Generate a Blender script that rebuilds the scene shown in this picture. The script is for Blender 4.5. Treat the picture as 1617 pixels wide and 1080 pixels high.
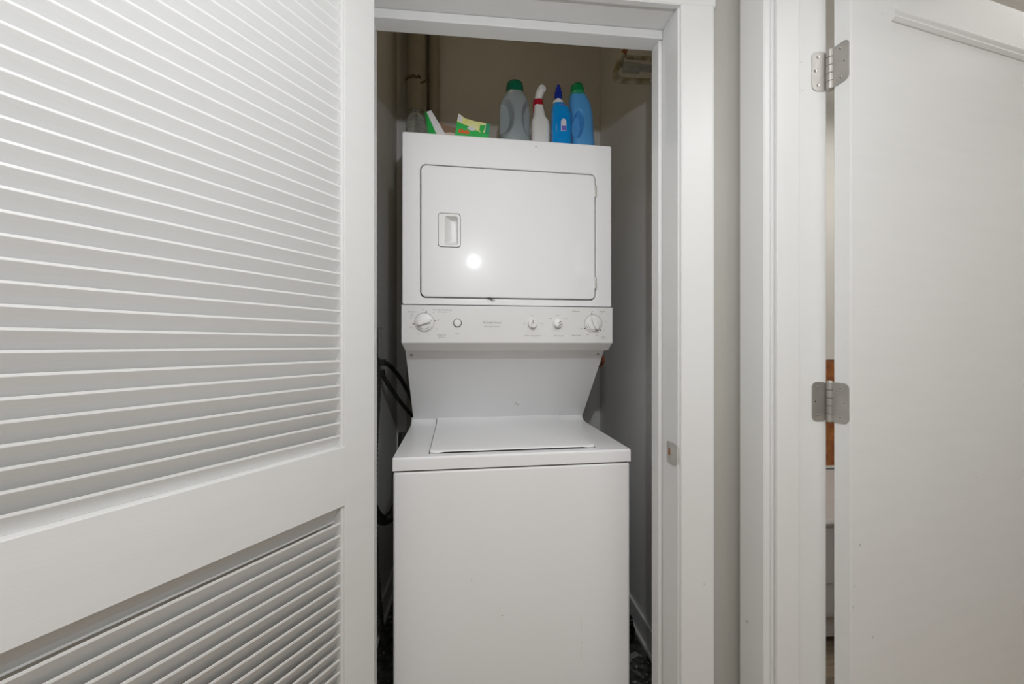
import bpy, bmesh, math, random
from mathutils import Vector, Matrix
random.seed(7)
R = math.radians
for o in list(bpy.data.objects):
    bpy.data.objects.remove(o, do_unlink=True)
C = bpy.context.scene.collection
sc = bpy.context.scene

# ------------------------------------------------------------------ camera
YAW = 5.5
cam = bpy.data.objects.new('camera', bpy.data.cameras.new('camera'))
C.objects.link(cam)
cam.location = (0, 0, 1.2)
cam.rotation_euler = (R(90), 0, R(-YAW))
cam.data.sensor_width = 36
cam.data.lens = 628 / 1617 * 36
cam.data.shift_y = 3.5 / 1617
cam.data.clip_start = 0.02
sc.camera = cam
sc.view_settings.view_transform = 'Standard'
sc.view_settings.look = 'None'
sc.view_settings.gamma = 1
sc.view_settings.use_curve_mapping = False
sc.view_settings.exposure = 0.03

# ------------------------------------------------------------------ light
w = bpy.data.worlds.new('world'); sc.world = w; w.use_nodes = True
w.node_tree.nodes['Background'].inputs[0].default_value = (0.8, 0.75, 0.68, 1)
w.node_tree.nodes['Background'].inputs[1].default_value = 0.1

def lamp(name, kind, loc, power, color, rot=(0, 0, 0), size=None, size_y=None, radius=None):
    d = bpy.data.lights.new(name, kind); d.energy = power; d.color = color
    if size is not None:
        d.size = size
        if size_y: d.shape = 'RECTANGLE'; d.size_y = size_y
    if radius is not None: d.shadow_soft_size = radius
    o = bpy.data.objects.new(name, d); C.objects.link(o); o.location = loc; o.rotation_euler = rot
    return o
lamp('closet_fill_lamp', 'POINT', (0.06, 1.36, 2.78), 0.44, (1.0, 0.75, 0.38), radius=0.05)  # warm fill added for the shaded upper closet, no lamp visible there
# photographer's flash above the camera, ceiling lights of hall and side room, then an added fill
lamp('flash_lamp', 'POINT', (0.10, 0.10, 1.71), 15.0, (0.94, 0.975, 1.02), radius=0.012)
lamp('hall_ceiling_lamp', 'AREA', (-0.1, -0.65, 2.42), 15.5, (1.0, 0.975, 0.94), size=1.3, size_y=1.6)
lamp('side_room_ceiling_lamp', 'AREA', (1.95, 1.15, 2.38), 8.0, (1.0, 0.97, 0.93), size=0.7, size_y=0.7)

lamp('side_room_front_fill', 'AREA', (1.25, -0.30, 2.40), 9.0, (0.96, 0.98, 1.0), size=0.5, size_y=0.5)  # added fill that brightens the right door and jamb, no fixture there

# ------------------------------------------------------------------ materials
def mat(name, col, rough=0.5, metal=0.0, noise=0.0, nscale=8.0, bump=0.0, bscale=60.0, stretch=None,
        col2=None, emis=None, trans=0.0, coat=0.0, ior=1.45, spec=0.5):
    m = bpy.data.materials.new(name); m.use_nodes = True
    nt = m.node_tree; b = nt.nodes['Principled BSDF']
    b.inputs['Base Color'].default_value = (*col, 1)
    b.inputs['Roughness'].default_value = rough
    b.inputs['Metallic'].default_value = metal
    b.inputs['Transmission Weight'].default_value = trans
    b.inputs['Coat Weight'].default_value = coat
    b.inputs['Coat Roughness'].default_value = 0.10
    b.inputs['IOR'].default_value = ior
    b.inputs['Specular IOR Level'].default_value = spec
    if emis:
        b.inputs['Emission Color'].default_value = (*emis[:3], 1)
        b.inputs['Emission Strength'].default_value = emis[3]
    tc = nt.nodes.new('ShaderNodeTexCoord')
    src = tc.outputs['Object']
    if stretch:
        mp = nt.nodes.new('ShaderNodeMapping'); mp.inputs['Scale'].default_value = stretch
        nt.links.new(src, mp.inputs[0]); src = mp.outputs[0]
    if noise or col2:
        n = nt.nodes.new('ShaderNodeTexNoise'); n.inputs['Scale'].default_value = nscale
        n.inputs['Detail'].default_value = 5
        nt.links.new(src, n.inputs['Vector'])
        r = nt.nodes.new('ShaderNodeValToRGB')
        r.color_ramp.elements[0].position = 0.35; r.color_ramp.elements[1].position = 0.65
        c2 = col2 if col2 else tuple(max(0, c * (1 - noise)) for c in col)
        r.color_ramp.elements[0].color = (*c2, 1); r.color_ramp.elements[1].color = (*col, 1)
        nt.links.new(n.outputs['Fac'], r.inputs[0]); nt.links.new(r.outputs[0], b.inputs['Base Color'])
    if bump:
        n2 = nt.nodes.new('ShaderNodeTexNoise'); n2.inputs['Scale'].default_value = bscale
        n2.inputs['Detail'].default_value = 3
        nt.links.new(src, n2.inputs['Vector'])
        bp = nt.nodes.new('ShaderNodeBump'); bp.inputs['Strength'].default_value = bump
        bp.inputs['Distance'].default_value = 0.002
        nt.links.new(n2.outputs['Fac'], bp.inputs['Height']); nt.links.new(bp.outputs[0], b.inputs['Normal'])
    return m
M = dict(
    trim=mat('trim_paint', (0.735, 0.735, 0.725), 0.38, noise=0.02, nscale=3, bump=0.04, bscale=40),
    door=mat('door_paint', (0.75, 0.75, 0.74), 0.42, noise=0.02, nscale=4, bump=0.07, bscale=30, stretch=(1, 8, 8)),
    wall=mat('wall_paint', (0.44, 0.425, 0.39), 0.6, noise=0.04, nscale=3, bump=0.25, bscale=180),
    closet=mat('closet_paint', (0.83, 0.825, 0.81), 0.55, noise=0.05, nscale=2.5, bump=0.35, bscale=150),
    bath=mat('side_room_paint', (0.74, 0.72, 0.68), 0.6, noise=0.03, bump=0.1, bscale=120),
    ceil=mat('ceiling_paint', (0.80, 0.79, 0.77), 0.8, noise=0.03, bump=0.3, bscale=150),
    floor=mat('wood_floor', (0.43, 0.34, 0.25), 0.35, col2=(0.34, 0.26, 0.18), nscale=6, stretch=(1, 12, 1)),
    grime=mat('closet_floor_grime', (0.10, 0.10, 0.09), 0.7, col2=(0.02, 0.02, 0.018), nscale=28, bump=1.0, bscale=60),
    enamel=mat('white_enamel', (0.885, 0.885, 0.89), 0.30, spec=0.3, coat=0.12, noise=0.015, nscale=2, bump=0.04, bscale=45),
    plastic=mat('console_plastic', (0.80, 0.80, 0.79), 0.32, noise=0.01),
    knob=mat('knob_plastic', (0.84, 0.84, 0.83), 0.3),
    gap=mat('dark_gap', (0.03, 0.03, 0.032), 0.8),
    rustgap=mat('dusty_gap', (0.11, 0.07, 0.045), 0.8, noise=0.4, nscale=30),
    ink=mat('grey_print', (0.30, 0.30, 0.30), 0.6),
    redink=mat('dark_red_print', (0.10, 0.015, 0.02), 0.6),
    faint=mat('faint_grey_print', (0.56, 0.56, 0.55), 0.5),
    nickel=mat('brushed_nickel', (0.52, 0.50, 0.47), 0.42, metal=0.85, noise=0.15, nscale=20, bump=0.15, bscale=80),
    screw=mat('screw_metal', (0.62, 0.60, 0.56), 0.3, metal=0.9),
    black=mat('black_recess', (0.01, 0.01, 0.01), 0.7),
    rawwood=mat('raw_wood', (0.42, 0.17, 0.06), 0.8, col2=(0.2, 0.07, 0.03), nscale=60),
    pvc=mat('grey_pvc', (0.42, 0.40, 0.33), 0.45, noise=0.12, nscale=9),
    glue=mat('brown_pipe_stain', (0.20, 0.13, 0.05), 0.6, noise=0.4, nscale=30),
    oldpipe=mat('grimy_painted_pipe', (0.72, 0.72, 0.60), 0.4, col2=(0.34, 0.28, 0.14), nscale=26),
    copper=mat('copper_pipe', (0.55, 0.22, 0.12), 0.35, metal=0.6, noise=0.4, nscale=30),
    box_grey=mat('grey_valve_body', (0.55, 0.58, 0.54), 0.4, noise=0.15, nscale=20),
    rubber=mat('black_rubber', (0.02, 0.021, 0.02), 0.4),
    greycond=mat('grey_conduit', (0.22, 0.22, 0.215), 0.5, noise=0.1),
    hose=mat('dark_corrugated_hose', (0.06, 0.062, 0.055), 0.4),
    silver=mat('silver_grey_bottle', (0.42, 0.48, 0.50), 0.34, metal=0.3, noise=0.08, nscale=5),
    greencap=mat('dark_green_cap', (0.0, 0.13, 0.065), 0.35),
    green2=mat('green_cap', (0.0, 0.22, 0.06), 0.35), green3=mat('mint_green_collar', (0.03, 0.33, 0.16), 0.35),
    white=mat('white_plastic', (0.80, 0.79, 0.76), 0.4, noise=0.03),
    red=mat('red_collar', (0.45, 0.01, 0.03), 0.35),
    bluegel=mat('bright_blue_liquid_bottle', (0.005, 0.37, 0.80), 0.14, col2=(0.0, 0.24, 0.72), nscale=6, coat=0.4),
    bluecap=mat('deep_blue_nozzle', (0.01, 0.03, 0.30), 0.25),
    bluejug=mat('sky_blue_jug', (0.10, 0.36, 0.72), 0.28, noise=0.06, nscale=5),
    label=mat('pale_label', (0.75, 0.72, 0.80), 0.5), labelink=mat('violet_label_print', (0.18, 0.15, 0.55), 0.5),
    redlab=mat('red_label_print', (0.45, 0.06, 0.08), 0.5, col2=(0.75, 0.70, 0.70), nscale=120),
    boxgreen=mat('green_carton_print', (0.02, 0.42, 0.07), 0.45, col2=(0.03, 0.50, 0.10), nscale=10),
    boxyellow=mat('yellow_carton_print', (0.78, 0.75, 0.20), 0.5, col2=(0.85, 0.84, 0.50), nscale=30),
    boxwhite=mat('white_carton_board', (0.75, 0.73, 0.74), 0.6, noise=0.03),
    boxbrown=mat('brown_carton_board', (0.30, 0.19, 0.13), 0.8, noise=0.1, nscale=40),
    sheet=mat('cream_dryer_sheet', (0.62, 0.52, 0.42), 0.8, noise=0.1, nscale=30),
    orange=mat('orange_print', (0.85, 0.12, 0.02), 0.5),
    clear=mat('clear_plastic', (0.80, 0.82, 0.80), 0.04, trans=0.95, ior=1.38),
    granite=mat('rust_brown_stone', (0.42, 0.15, 0.03), 0.3, col2=(0.20, 0.055, 0.012), nscale=24, bump=0.1),
    tubm=mat('tub_white', (0.68, 0.66, 0.64), 0.3),
    taupe=mat('taupe_rug', (0.26, 0.21, 0.16), 0.9, noise=0.15, nscale=60, bump=0.5, bscale=200),
    bag=mat('black_bag', (0.006, 0.006, 0.006), 0.22, bump=0.8, bscale=18),
    debris=mat('grey_debris', (0.16, 0.165, 0.15), 0.7, noise=0.5, nscale=40),
    debris2=mat('pale_debris', (0.34, 0.35, 0.31), 0.7, noise=0.3, nscale=40),
    glow=mat('lamp_glass', (0.9, 0.9, 0.9), 0.4, emis=(1, 0.98, 0.95, 1.1)),
    fill_bulb=mat('fill_bulb_glass', (0.9, 0.85, 0.7), 0.4, emis=(1, 0.82, 0.58, 3)),  # glow of the added closet fill bulb
    bulb=mat('glowing_bulb', (0.9, 0.9, 0.9), 0.4, emis=(1, 0.985, 0.96, 30)),
)

# ------------------------------------------------------------------ helpers
def tag(o, label=None, cat=None, group=None, kind=None):
    if label: o['label'] = label
    if cat: o['category'] = cat
    if group: o['group'] = group
    if kind: o['kind'] = kind
    return o
def empty(name, loc=(0, 0, 0), rz=0.0, **k):
    o = bpy.data.objects.new(name, None); C.objects.link(o)
    o.location = loc; o.rotation_euler = (0, 0, rz); o.empty_display_size = 0.05
    return tag(o, **k)
def obj(name, bm, mats, parent=None, smooth=False, bevel=0.0, seg=2, angle=40, **k):
    bmesh.ops.recalc_face_normals(bm, faces=bm.faces[:])
    me = bpy.data.meshes.new(name); bm.to_mesh(me); bm.free()
    if not isinstance(mats, (list, tuple)): mats = [mats]
    for m in mats: me.materials.append(M[m] if isinstance(m, str) else m)
    o = bpy.data.objects.new(name, me); C.objects.link(o)
    if parent: o.parent = parent
    if smooth:
        for p in me.polygons: p.use_smooth = True
        me.set_sharp_from_angle(angle=R(angle))
    if smooth and not bevel:
        wn = o.modifiers.new('weighted', 'WEIGHTED_NORMAL'); wn.weight = 100; wn.keep_sharp = True
    if bevel:
        md = o.modifiers.new('bevel', 'BEVEL'); md.width = bevel; md.segments = seg
        md.limit_method = 'ANGLE'; md.angle_limit = R(35); md.harden_normals = False
        for p in me.polygons: p.use_smooth = True
        me.set_sharp_from_angle(angle=R(60))
        wn = o.modifiers.new('weighted', 'WEIGHTED_NORMAL'); wn.weight = 100; wn.keep_sharp = False
    return tag(o, **k)
def bx(bm, x0, x1, y0, y1, z0, z1, mi=0):
    v = [bm.verts.new(p) for p in [(x0, y0, z0), (x1, y0, z0), (x1, y1, z0), (x0, y1, z0),
                                   (x0, y0, z1), (x1, y0, z1), (x1, y1, z1), (x0, y1, z1)]]
    for f in [(0, 3, 2, 1), (4, 5, 6, 7), (0, 1, 5, 4), (1, 2, 6, 5), (2, 3, 7, 6), (3, 0, 4, 7)]:
        bm.faces.new([v[i] for i in f]).material_index = mi
def box(name, x0, x1, y0, y1, z0, z1, m, parent=None, bevel=0.0, **k):
    bm = bmesh.new(); bx(bm, x0, x1, y0, y1, z0, z1)
    return obj(name, bm, m, parent, bevel=bevel, **k)
def prism(bm, pts, axis, a, b, mi=0):
    """pts in the plane normal to axis ('x': (y,z), 'y': (x,z), 'z': (x,y)) extruded from a to b"""
    def P(p, t):
        return {'x': (t, p[0], p[1]), 'y': (p[0], t, p[1]), 'z': (p[0], p[1], t)}[axis]
    A = [bm.verts.new(P(p, a)) for p in pts]; B = [bm.verts.new(P(p, b)) for p in pts]
    n = len(pts)
    bm.faces.new(A).material_index = mi; bm.faces.new(B[::-1]).material_index = mi
    for i in range(n):
        bm.faces.new([A[i], B[i], B[(i + 1) % n], A[(i + 1) % n]]).material_index = mi
def loft(bm, rings, mi=0, cap=True):
    V = [[bm.verts.new(p) for p in r] for r in rings]
    n = len(rings[0])
    for a, b in zip(V, V[1:]):
        for i in range(n):
            bm.faces.new([a[i], a[(i + 1) % n], b[(i + 1) % n], b[i]]).material_index = mi
    if cap:
        bm.faces.new(V[0][::-1]).material_index = mi; bm.faces.new(V[-1]).material_index = mi
    return V
def lathe(bm, prof, c=(0, 0, 0), axis='z', seg=28, mi=0):
    """prof: (radius, height) ; axis z up, or y (height grows towards -y)"""
    rings = []
    for r, hgt in prof:
        ring = []
        for i in range(seg):
            a = 2 * math.pi * i / seg
            if axis == 'z': ring.append((c[0] + r * math.cos(a), c[1] + r * math.sin(a), c[2] + hgt))
            else: ring.append((c[0] + r * math.cos(a), c[1] - hgt, c[2] + r * math.sin(a)))
        rings.append(ring)
    loft(bm, rings, mi)
def smoothpath(pts, n=8):
    P = [Vector(p) for p in pts]; P = [P[0] * 2 - P[1]] + P + [P[-1] * 2 - P[-2]]
    out = []
    for i in range(1, len(P) - 2):
        for k in range(n):
            t = k / n
            out.append(0.5 * ((2 * P[i]) + (-P[i - 1] + P[i + 1]) * t + (2 * P[i - 1] - 5 * P[i] + 4 * P[i + 1] - P[i + 2]) * t * t
                              + (-P[i - 1] + 3 * P[i] - 3 * P[i + 1] + P[i + 2]) * t ** 3))
    out.append(P[-2]); return out
def tube(bm, pts, r, seg=12, mi=0, rf=None, smooth=True, n=8):
    P = smoothpath(pts, n) if smooth else [Vector(p) for p in pts]
    rings = []; up = Vector((0.13, 0.21, 0.97)).normalized()
    for i, p in enumerate(P):
        t = (P[min(i + 1, len(P) - 1)] - P[max(i - 1, 0)]).normalized()
        if abs(t.dot(up)) > 0.98: up = Vector((1, 0.1, 0)).normalized()
        s = t.cross(up).normalized(); up = s.cross(t).normalized()
        rr = rf(i) if rf else r
        rings.append([tuple(p + s * rr * math.cos(2 * math.pi * k / seg) + up * rr * math.sin(2 * math.pi * k / seg)) for k in range(seg)])
    loft(bm, rings, mi)
def rrect(x0, x1, y0, y1, r, n=6):
    out = []
    for cx, cy, a0 in [(x1 - r, y0 + r, -90), (x1 - r, y1 - r, 0), (x0 + r, y1 - r, 90), (x0 + r, y0 + r, 180)]:
        for i in range(n + 1):
            a = R(a0 + 90 * i / n); out.append((cx + r * math.cos(a), cy + r * math.sin(a)))
    return out
def circ(cx, cy, r, n=32, ry=None):
    ry = ry or r
    return [(cx + r * math.cos(2 * math.pi * i / n), cy + ry * math.sin(2 * math.pi * i / n)) for i in range(n)]
def curve_bm(loops, t, bev=0.0, seg=2):
    cu = bpy.data.curves.new('tmp', 'CURVE'); cu.dimensions = '2D'; cu.fill_mode = 'BOTH'
    for l in loops:
        s = cu.splines.new('POLY'); s.points.add(len(l) - 1); s.use_cyclic_u = True
        for p, q in zip(s.points, l): p.co = (q[0], q[1], 0, 1)
    cu.extrude = max(t / 2 - bev, 0); cu.bevel_depth = bev; cu.bevel_resolution = seg; cu.offset = -bev
    o = bpy.data.objects.new('tmp', cu); C.objects.link(o)
    dg = bpy.context.evaluated_depsgraph_get(); me = bpy.data.meshes.new_from_object(o.evaluated_get(dg))
    bm = bmesh.new(); bm.from_mesh(me)
    bpy.data.objects.remove(o); bpy.data.curves.remove(cu); bpy.data.meshes.remove(me)
    bmesh.ops.remove_doubles(bm, verts=bm.verts[:], dist=1e-6)
    return bm
def plate(loops, y0, y1, bev=0.0, seg=2):
    """2-D outline (x,z) with holes; front face at y0, back at y1"""
    t = abs(y1 - y0); bm = curve_bm(loops, t, bev, seg); mid = (y0 + y1) / 2
    for v in bm.verts: v.co = Vector((v.co.x, mid - v.co.z, v.co.y))
    return bm
def merge(dst, src, mi=None):
    me = bpy.data.meshes.new('tmp')
    if mi is not None:
        for f in src.faces: f.material_index = mi
    src.to_mesh(me); src.free(); dst.from_mesh(me); bpy.data.meshes.remove(me)
def xform(bm, mtx):
    bmesh.ops.transform(bm, matrix=mtx, verts=bm.verts[:]); return bm
def text_bm(s, size, t=0.0003, shear=0.0, bold=0.0):
    cu = bpy.data.curves.new('tmp', 'FONT'); cu.body = s; cu.size = size; cu.extrude = t / 2
    cu.align_x = 'CENTER'; cu.align_y = 'CENTER'; cu.shear = shear; cu.offset = bold; cu.resolution_u = 2
    o = bpy.data.objects.new('tmp', cu); C.objects.link(o)
    dg = bpy.context.evaluated_depsgraph_get(); me = bpy.data.meshes.new_from_object(o.evaluated_get(dg))
    bm = bmesh.new(); bm.from_mesh(me)
    bpy.data.objects.remove(o); bpy.data.curves.remove(cu); bpy.data.meshes.remove(me)
    return bm
UPR = Matrix(((1, 0, 0, 0), (0, 0, -1, 0), (0, 1, 0, 0), (0, 0, 0, 1)))   # xy drawing -> upright facing -y
def write(dst, s, size, x, y, z, mi=0, rot=0.0, **k):
    b = text_bm(s, size, **k)
    xform(b, Matrix.Translation((x, y, z)) @ UPR @ Matrix.Rotation(rot, 4, 'Z')); merge(dst, b, mi)

# ================================================================== SETTING
H = 2.95
S = dict(kind='structure')
box('floor', -1.6, 2.75, -2.3, 0.957, -0.05, 0.0, 'floor', label='brown wood floor of the hall and side room', cat='floor', **S)
box('floor', -0.52, 0.689, 0.957, 2.25, -0.05, -0.001, 'grime', label='dark grimy floor inside the laundry closet', cat='floor', **S)
box('floor', 0.689, 2.75, 0.957, 2.0, -0.05, 0.0, 'floor', label='brown floor of the side room beyond the doorway', cat='floor', **S)
box('ceiling', -1.6, 0.815, -2.3, 1.07, 2.44, 2.5, 'ceil', label='pale hall ceiling above the camera', cat='ceiling', **S)
box('ceiling', 0.816, 2.75, -2.3, 2.0, 2.44, 2.5, 'ceil', label='pale ceiling of the side room seen through the door gap', cat='ceiling', **S)
box('ceiling', -0.52, 0.815, 1.075, 2.25, H, H + 0.05, 'closet', label='shadowed ceiling of the laundry closet', cat='ceiling', **S)
bm = bmesh.new()
bx(bm, -1.5, -0.2795, 0.957, 1.066, 0, H); bx(bm, 0.524, 0.681, 0.957, 1.066, 0, H)
bx(bm, -0.2795, 0.524, 0.957, 1.066, 2.064, H)
obj('wall_front', bm, 'wall', label='greige hall wall around the laundry closet opening', cat='wall', **S)
bm = bmesh.new()
bx(bm, 0.681, 0.803, -2.2, -0.082, 0, 2.44); bx(bm, 0.681, 0.803, 0.866, 1.066, 0, H)
bx(bm, 0.681, 0.803, -0.082, 0.866, 2.105, 2.44)
obj('wall_right', bm, 'wall', label='greige right hall wall around the side room doorway', cat='wall', **S)
box('wall_left', -1.6, -1.5, -2.2, 1.066, 0, 2.44, 'bath', label='off white left wall of the hall behind the louvered door', cat='wall', **S)
box('wall_rear', -1.6, 0.803, -2.3, -2.2, 0, 2.44, 'bath', label='off white hall wall behind the camera', cat='wall', **S)
box('wall_closet_left', -0.52, -0.40, 1.067, 2.25, 0, H, 'closet', label='beige left side wall inside the laundry closet', cat='wall', **S)
box('wall_closet_right', 0.689, 0.803, 1.067, 2.25, 0, H, 'closet', label='beige right side wall inside the laundry closet', cat='wall', **S)
box('wall_closet_back', -0.399, 0.688, 2.12, 2.25, 0, H, 'closet', label='beige back wall of the laundry closet behind the machine', cat='wall', **S)
box('wall_side_room_far', 0.804, 2.75, 1.90, 2.0, 0, 2.44, 'bath', label='off white far wall of the side room', cat='wall', **S)
box('wall_side_room_right', 2.65, 2.75, -2.2, 1.90, 0, 2.44, 'bath', label='off white right wall of the side room', cat='wall', **S)
box('wall_side_room_rear', 0.804, 2.65, -2.3, -2.2, 0, 2.44, 'bath', label='off white rear wall of the side room', cat='wall', **S)
# side-room face of the shared wall
bm = bmesh.new()
bx(bm, 0.803, 0.815, -2.2, -0.082, 0, 2.44); bx(bm, 0.803, 0.815, 0.866, 1.90, 0, 2.44); bx(bm, 0.803, 0.815, -0.082, 0.866, 2.105, 2.44)
obj('wall_side_room_left', bm, 'bath', label='off white side of the shared wall inside the side room', cat='wall', **S)
# closet baseboards with caulk lines
for nm, x0, x1, lab in [('baseboard_left', -0.40, -0.388, 'low baseboard along the left closet wall'), ('baseboard_right', 0.677, 0.689, 'low baseboard along the right closet wall')]:
    bm = bmesh.new(); bx(bm, x0, x1, 1.068, 2.12, 0, 0.098)
    sgn = 1 if x0 < 0 else -1; xx = x1 if x0 < 0 else x0
    bx(bm, min(xx, xx + sgn * 0.012), max(xx, xx + sgn * 0.012), 1.068, 2.12, 0, 0.018)
    obj(nm, bm, 'closet', bevel=0.003, label=lab, cat='baseboard', **S)
# closet door frame: casing
tr = empty('trim_1', (0, 0, 0), label='white casing around the laundry closet opening', cat='door casing', kind='structure')
def casing_v(x0, x1, parent):
    bm = bmesh.new(); prism(bm, [(x0, 0.957), (x0, 0.9445), (x0 + .003, 0.942), (x1 - .012, 0.940), (x1 - .003, 0.943), (x1, 0.947), (x1, 0.957)], 'z', 0, 2.0435)
    return obj('side_casing', bm, 'trim', parent, smooth=True, angle=30)
casing_v(0.5135, 0.602, tr)
bm = bmesh.new(); prism(bm, [(-0.2665, 0.957), (-0.2665, 0.9445), (-0.2695, 0.942), (-0.343, 0.940), (-0.352, 0.943), (-0.355, 0.947), (-0.355, 0.957)], 'z', 0, 2.0435)
obj('side_casing', bm, 'trim', tr, smooth=True, angle=30)
bm = bmesh.new(); prism(bm, [(0.957, 2.0435), (0.9445, 2.0435), (0.942, 2.0465), (0.940, 2.120), (0.943, 2.129), (0.947, 2.132), (0.957, 2.132)], 'x', -0.355, 0.602)
obj('head_casing', bm, 'trim', tr, smooth=True, angle=30)
# closet door frame: jamb + stop
tj = empty('trim_2', (0, 0, 0), label='white jamb and door stop lining the laundry closet opening', cat='door jamb', kind='structure')
box('side_jamb', 0.509, 0.5235, 0.952, 1.077, 0, 2.049, 'trim', tj, bevel=0.0015)
box('side_jamb', -0.2790, -0.2645, 0.952, 1.077, 0, 2.049, 'trim', tj, bevel=0.0015)
box('head_jamb', -0.2765, 0.5235, 0.952, 1.077, 2.0495, 2.0635, 'trim', tj, bevel=0.0015)
for x0, x1 in [(0.498, 0.5088), (-0.2643, -0.2535)]:
    box('stop', x0, x1, 1.034, 1.0775, 0, 2.0245, 'trim', tj, bevel=0.003)
box('stop', -0.2618, 0.5088, 1.030, 1.0775, 2.0248, 2.049, 'trim', tj, bevel=0.003)
# strike plate on the right jamb (lip curls over the jamb edge)
bm = plate([rrect(0.966, 1.0055, 0.892, 0.946, 0.006), rrect(0.986, 0.997, 0.911, 0.930, 0.001)], 0, 0.0018)
for v in bm.verts: v.co = Vector((0.5085 - 0.0018 + v.co.y, v.co.x, v.co.z))
merge_b = bmesh.new(); merge(merge_b, bm)
def lipx(y): return 0.5067 + (0.0035 * ((0.968 - y) / 0.016) ** 2 if y < 0.968 else 0)
rg = []
for k in range(9):
    y = 0.970 - 0.0185 * k / 8; hh = 0.027 - 0.0065 * (k / 8) ** 2
    rg.append([(lipx(y), y, 0.919 - hh), (lipx(y) + .0016, y, 0.919 - hh), (lipx(y) + .0016, y, 0.919 + hh), (lipx(y), y, 0.919 + hh)])
loft(merge_b, rg)
st = obj('strike_plate', merge_b, 'nickel', tj, label='small nickel strike plate with an orange wood hole')
box('bolt_hole', 0.5070, 0.5078, 0.9865, 0.9965, 0.9115, 0.9295, 'rawwood', st)
for z in (0.902, 0.938):
    bm = bmesh.new(); lathe(bm, [(0.0026, 0), (0.0026, 0.0006), (0.0010, 0.0004)], (0, 0, 0), 'z', 12)
    xform(bm, Matrix.Translation((0.5068, 0.991, z)) @ Matrix.Rotation(R(-90), 4, 'Y')); obj('screw', bm, 'screw', st)

# side-room doorway: casing on the hall face, jamb with stop
t3 = empty('trim_3', (0, 0, 0), label='white casing on the right hall wall beside the doorway', cat='door casing', kind='structure')
bm = bmesh.new(); prism(bm, [(0.681, 0.855), (0.6675, 0.855), (0.665, 0.858), (0.665, 0.9385), (0.681, 0.9385)], 'z', 0, 2.094)
obj('side_casing', bm, 'trim', t3, smooth=True, angle=30)
box('side_casing', 0.665, 0.681, -0.162, -0.071, 0, 2.094, 'trim', t3, bevel=0.003)
box('head_casing', 0.665, 0.681, -0.162, 0.9385, 2.0945, 2.18, 'trim', t3, bevel=0.003)
t4 = empty('trim_4', (0, 0, 0), label='white jamb of the side room doorway carrying the hinges', cat='door jamb', kind='structure')
bm = bmesh.new()   # jamb with a thin weatherstrip groove beside the stop
prism(bm, [(0.679, 0.864), (0.679, 0.8505), (0.815, 0.8505), (0.817, 0.8525), (0.817, 0.864)], 'z', 0, 2.0975)
obj('side_jamb', bm, 'trim', t4)
box('stop', 0.6850, 0.7395, 0.8395, 0.8503, 0, 2.085, 'trim', t4, bevel=0.002)
box('side_jamb', 0.679, 0.817, -0.08, -0.066, 0, 2.0975, 'trim', t4, bevel=0.002)
box('head_jamb', 0.679, 0.817, -0.08, 0.864, 2.098, 2.1045, 'trim', t4, bevel=0.001)

# ================================================================== LOUVERED DOOR
D1 = empty('door_1', (-0.221, 0.916, 0.0), math.atan2(-0.8387, -0.5446),
           label='white louvered closet door swung open on the left', cat='door', kind='structure')
DW, ST, DT = 0.765, 0.0795, 0.035
def stile(x0, x1):
    bm = bmesh.new(); bx(bm, x0, x1, -DT, 0, 0.012, 2.03); return obj('stile', bm, 'door', D1, bevel=0.0012)
stile(0, ST); stile(DW - ST, DW)
for z0, z1 in [(0.012, 0.24), (0.867, 0.988), (1.925, 2.03)]:
    box('rail', ST, DW - ST, -DT, 0, z0, z1, 'door', D1, bevel=0.0010)
# narrow inner bead strips along the stiles
for z0, z1 in [(0.24, 0.867), (0.988, 1.925)]:
    for a, b in [(ST, ST + 0.0065), (DW - ST - 0.0065, DW - ST)]:
        box('bead', a, b, -DT + 0.004, -0.004, z0, z1, 'door', D1, bevel=0.001)
bm = bmesh.new()
prism(bm, [(-0.0065, -0.0034), (-0.0067, -0.0002), (-0.0085, 0.0), (-0.0265, -0.0300), (-0.0265, -0.0365), (-0.0250, -0.0368), (-0.0072, -0.0050)],
      'x', ST + 0.004, DW - ST - 0.004)
s0 = obj('slat', bm, 'door', D1, smooth=True, angle=25)
zs = [0.9885 + 0.0256 * k for k in range(1, 37)] + [0.8337 - 0.0255 * k for k in range(0, 22)]
for i, z in enumerate(zs):
    o = s0 if i == 0 else s0.copy()
    if i: C.objects.link(o); o.parent = D1
    o.location = (0, random.uniform(-0.0005, 0.0005), z + random.uniform(-0.0004, 0.0004))
    o.rotation_euler = (R(random.uniform(-0.9, 0.9)), 0, 0)
# closing fillet behind the top of the lock rail and under it
box('rail_fillet', ST + 0.0065, DW - ST - 0.0065, -0.032, -0.018, 0.988, 0.994, 'door', D1, bevel=0.001)

bm = bmesh.new(); prism(bm, [(-0.0075, 0.8672), (-0.0262, 0.8325), (-0.0262, 0.8290), (-0.0310, 0.8290), (-0.0310, 0.8672)], 'x', ST + 0.0065, DW - ST - 0.0065)
obj('rail_fillet', bm, 'door', D1)

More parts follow.
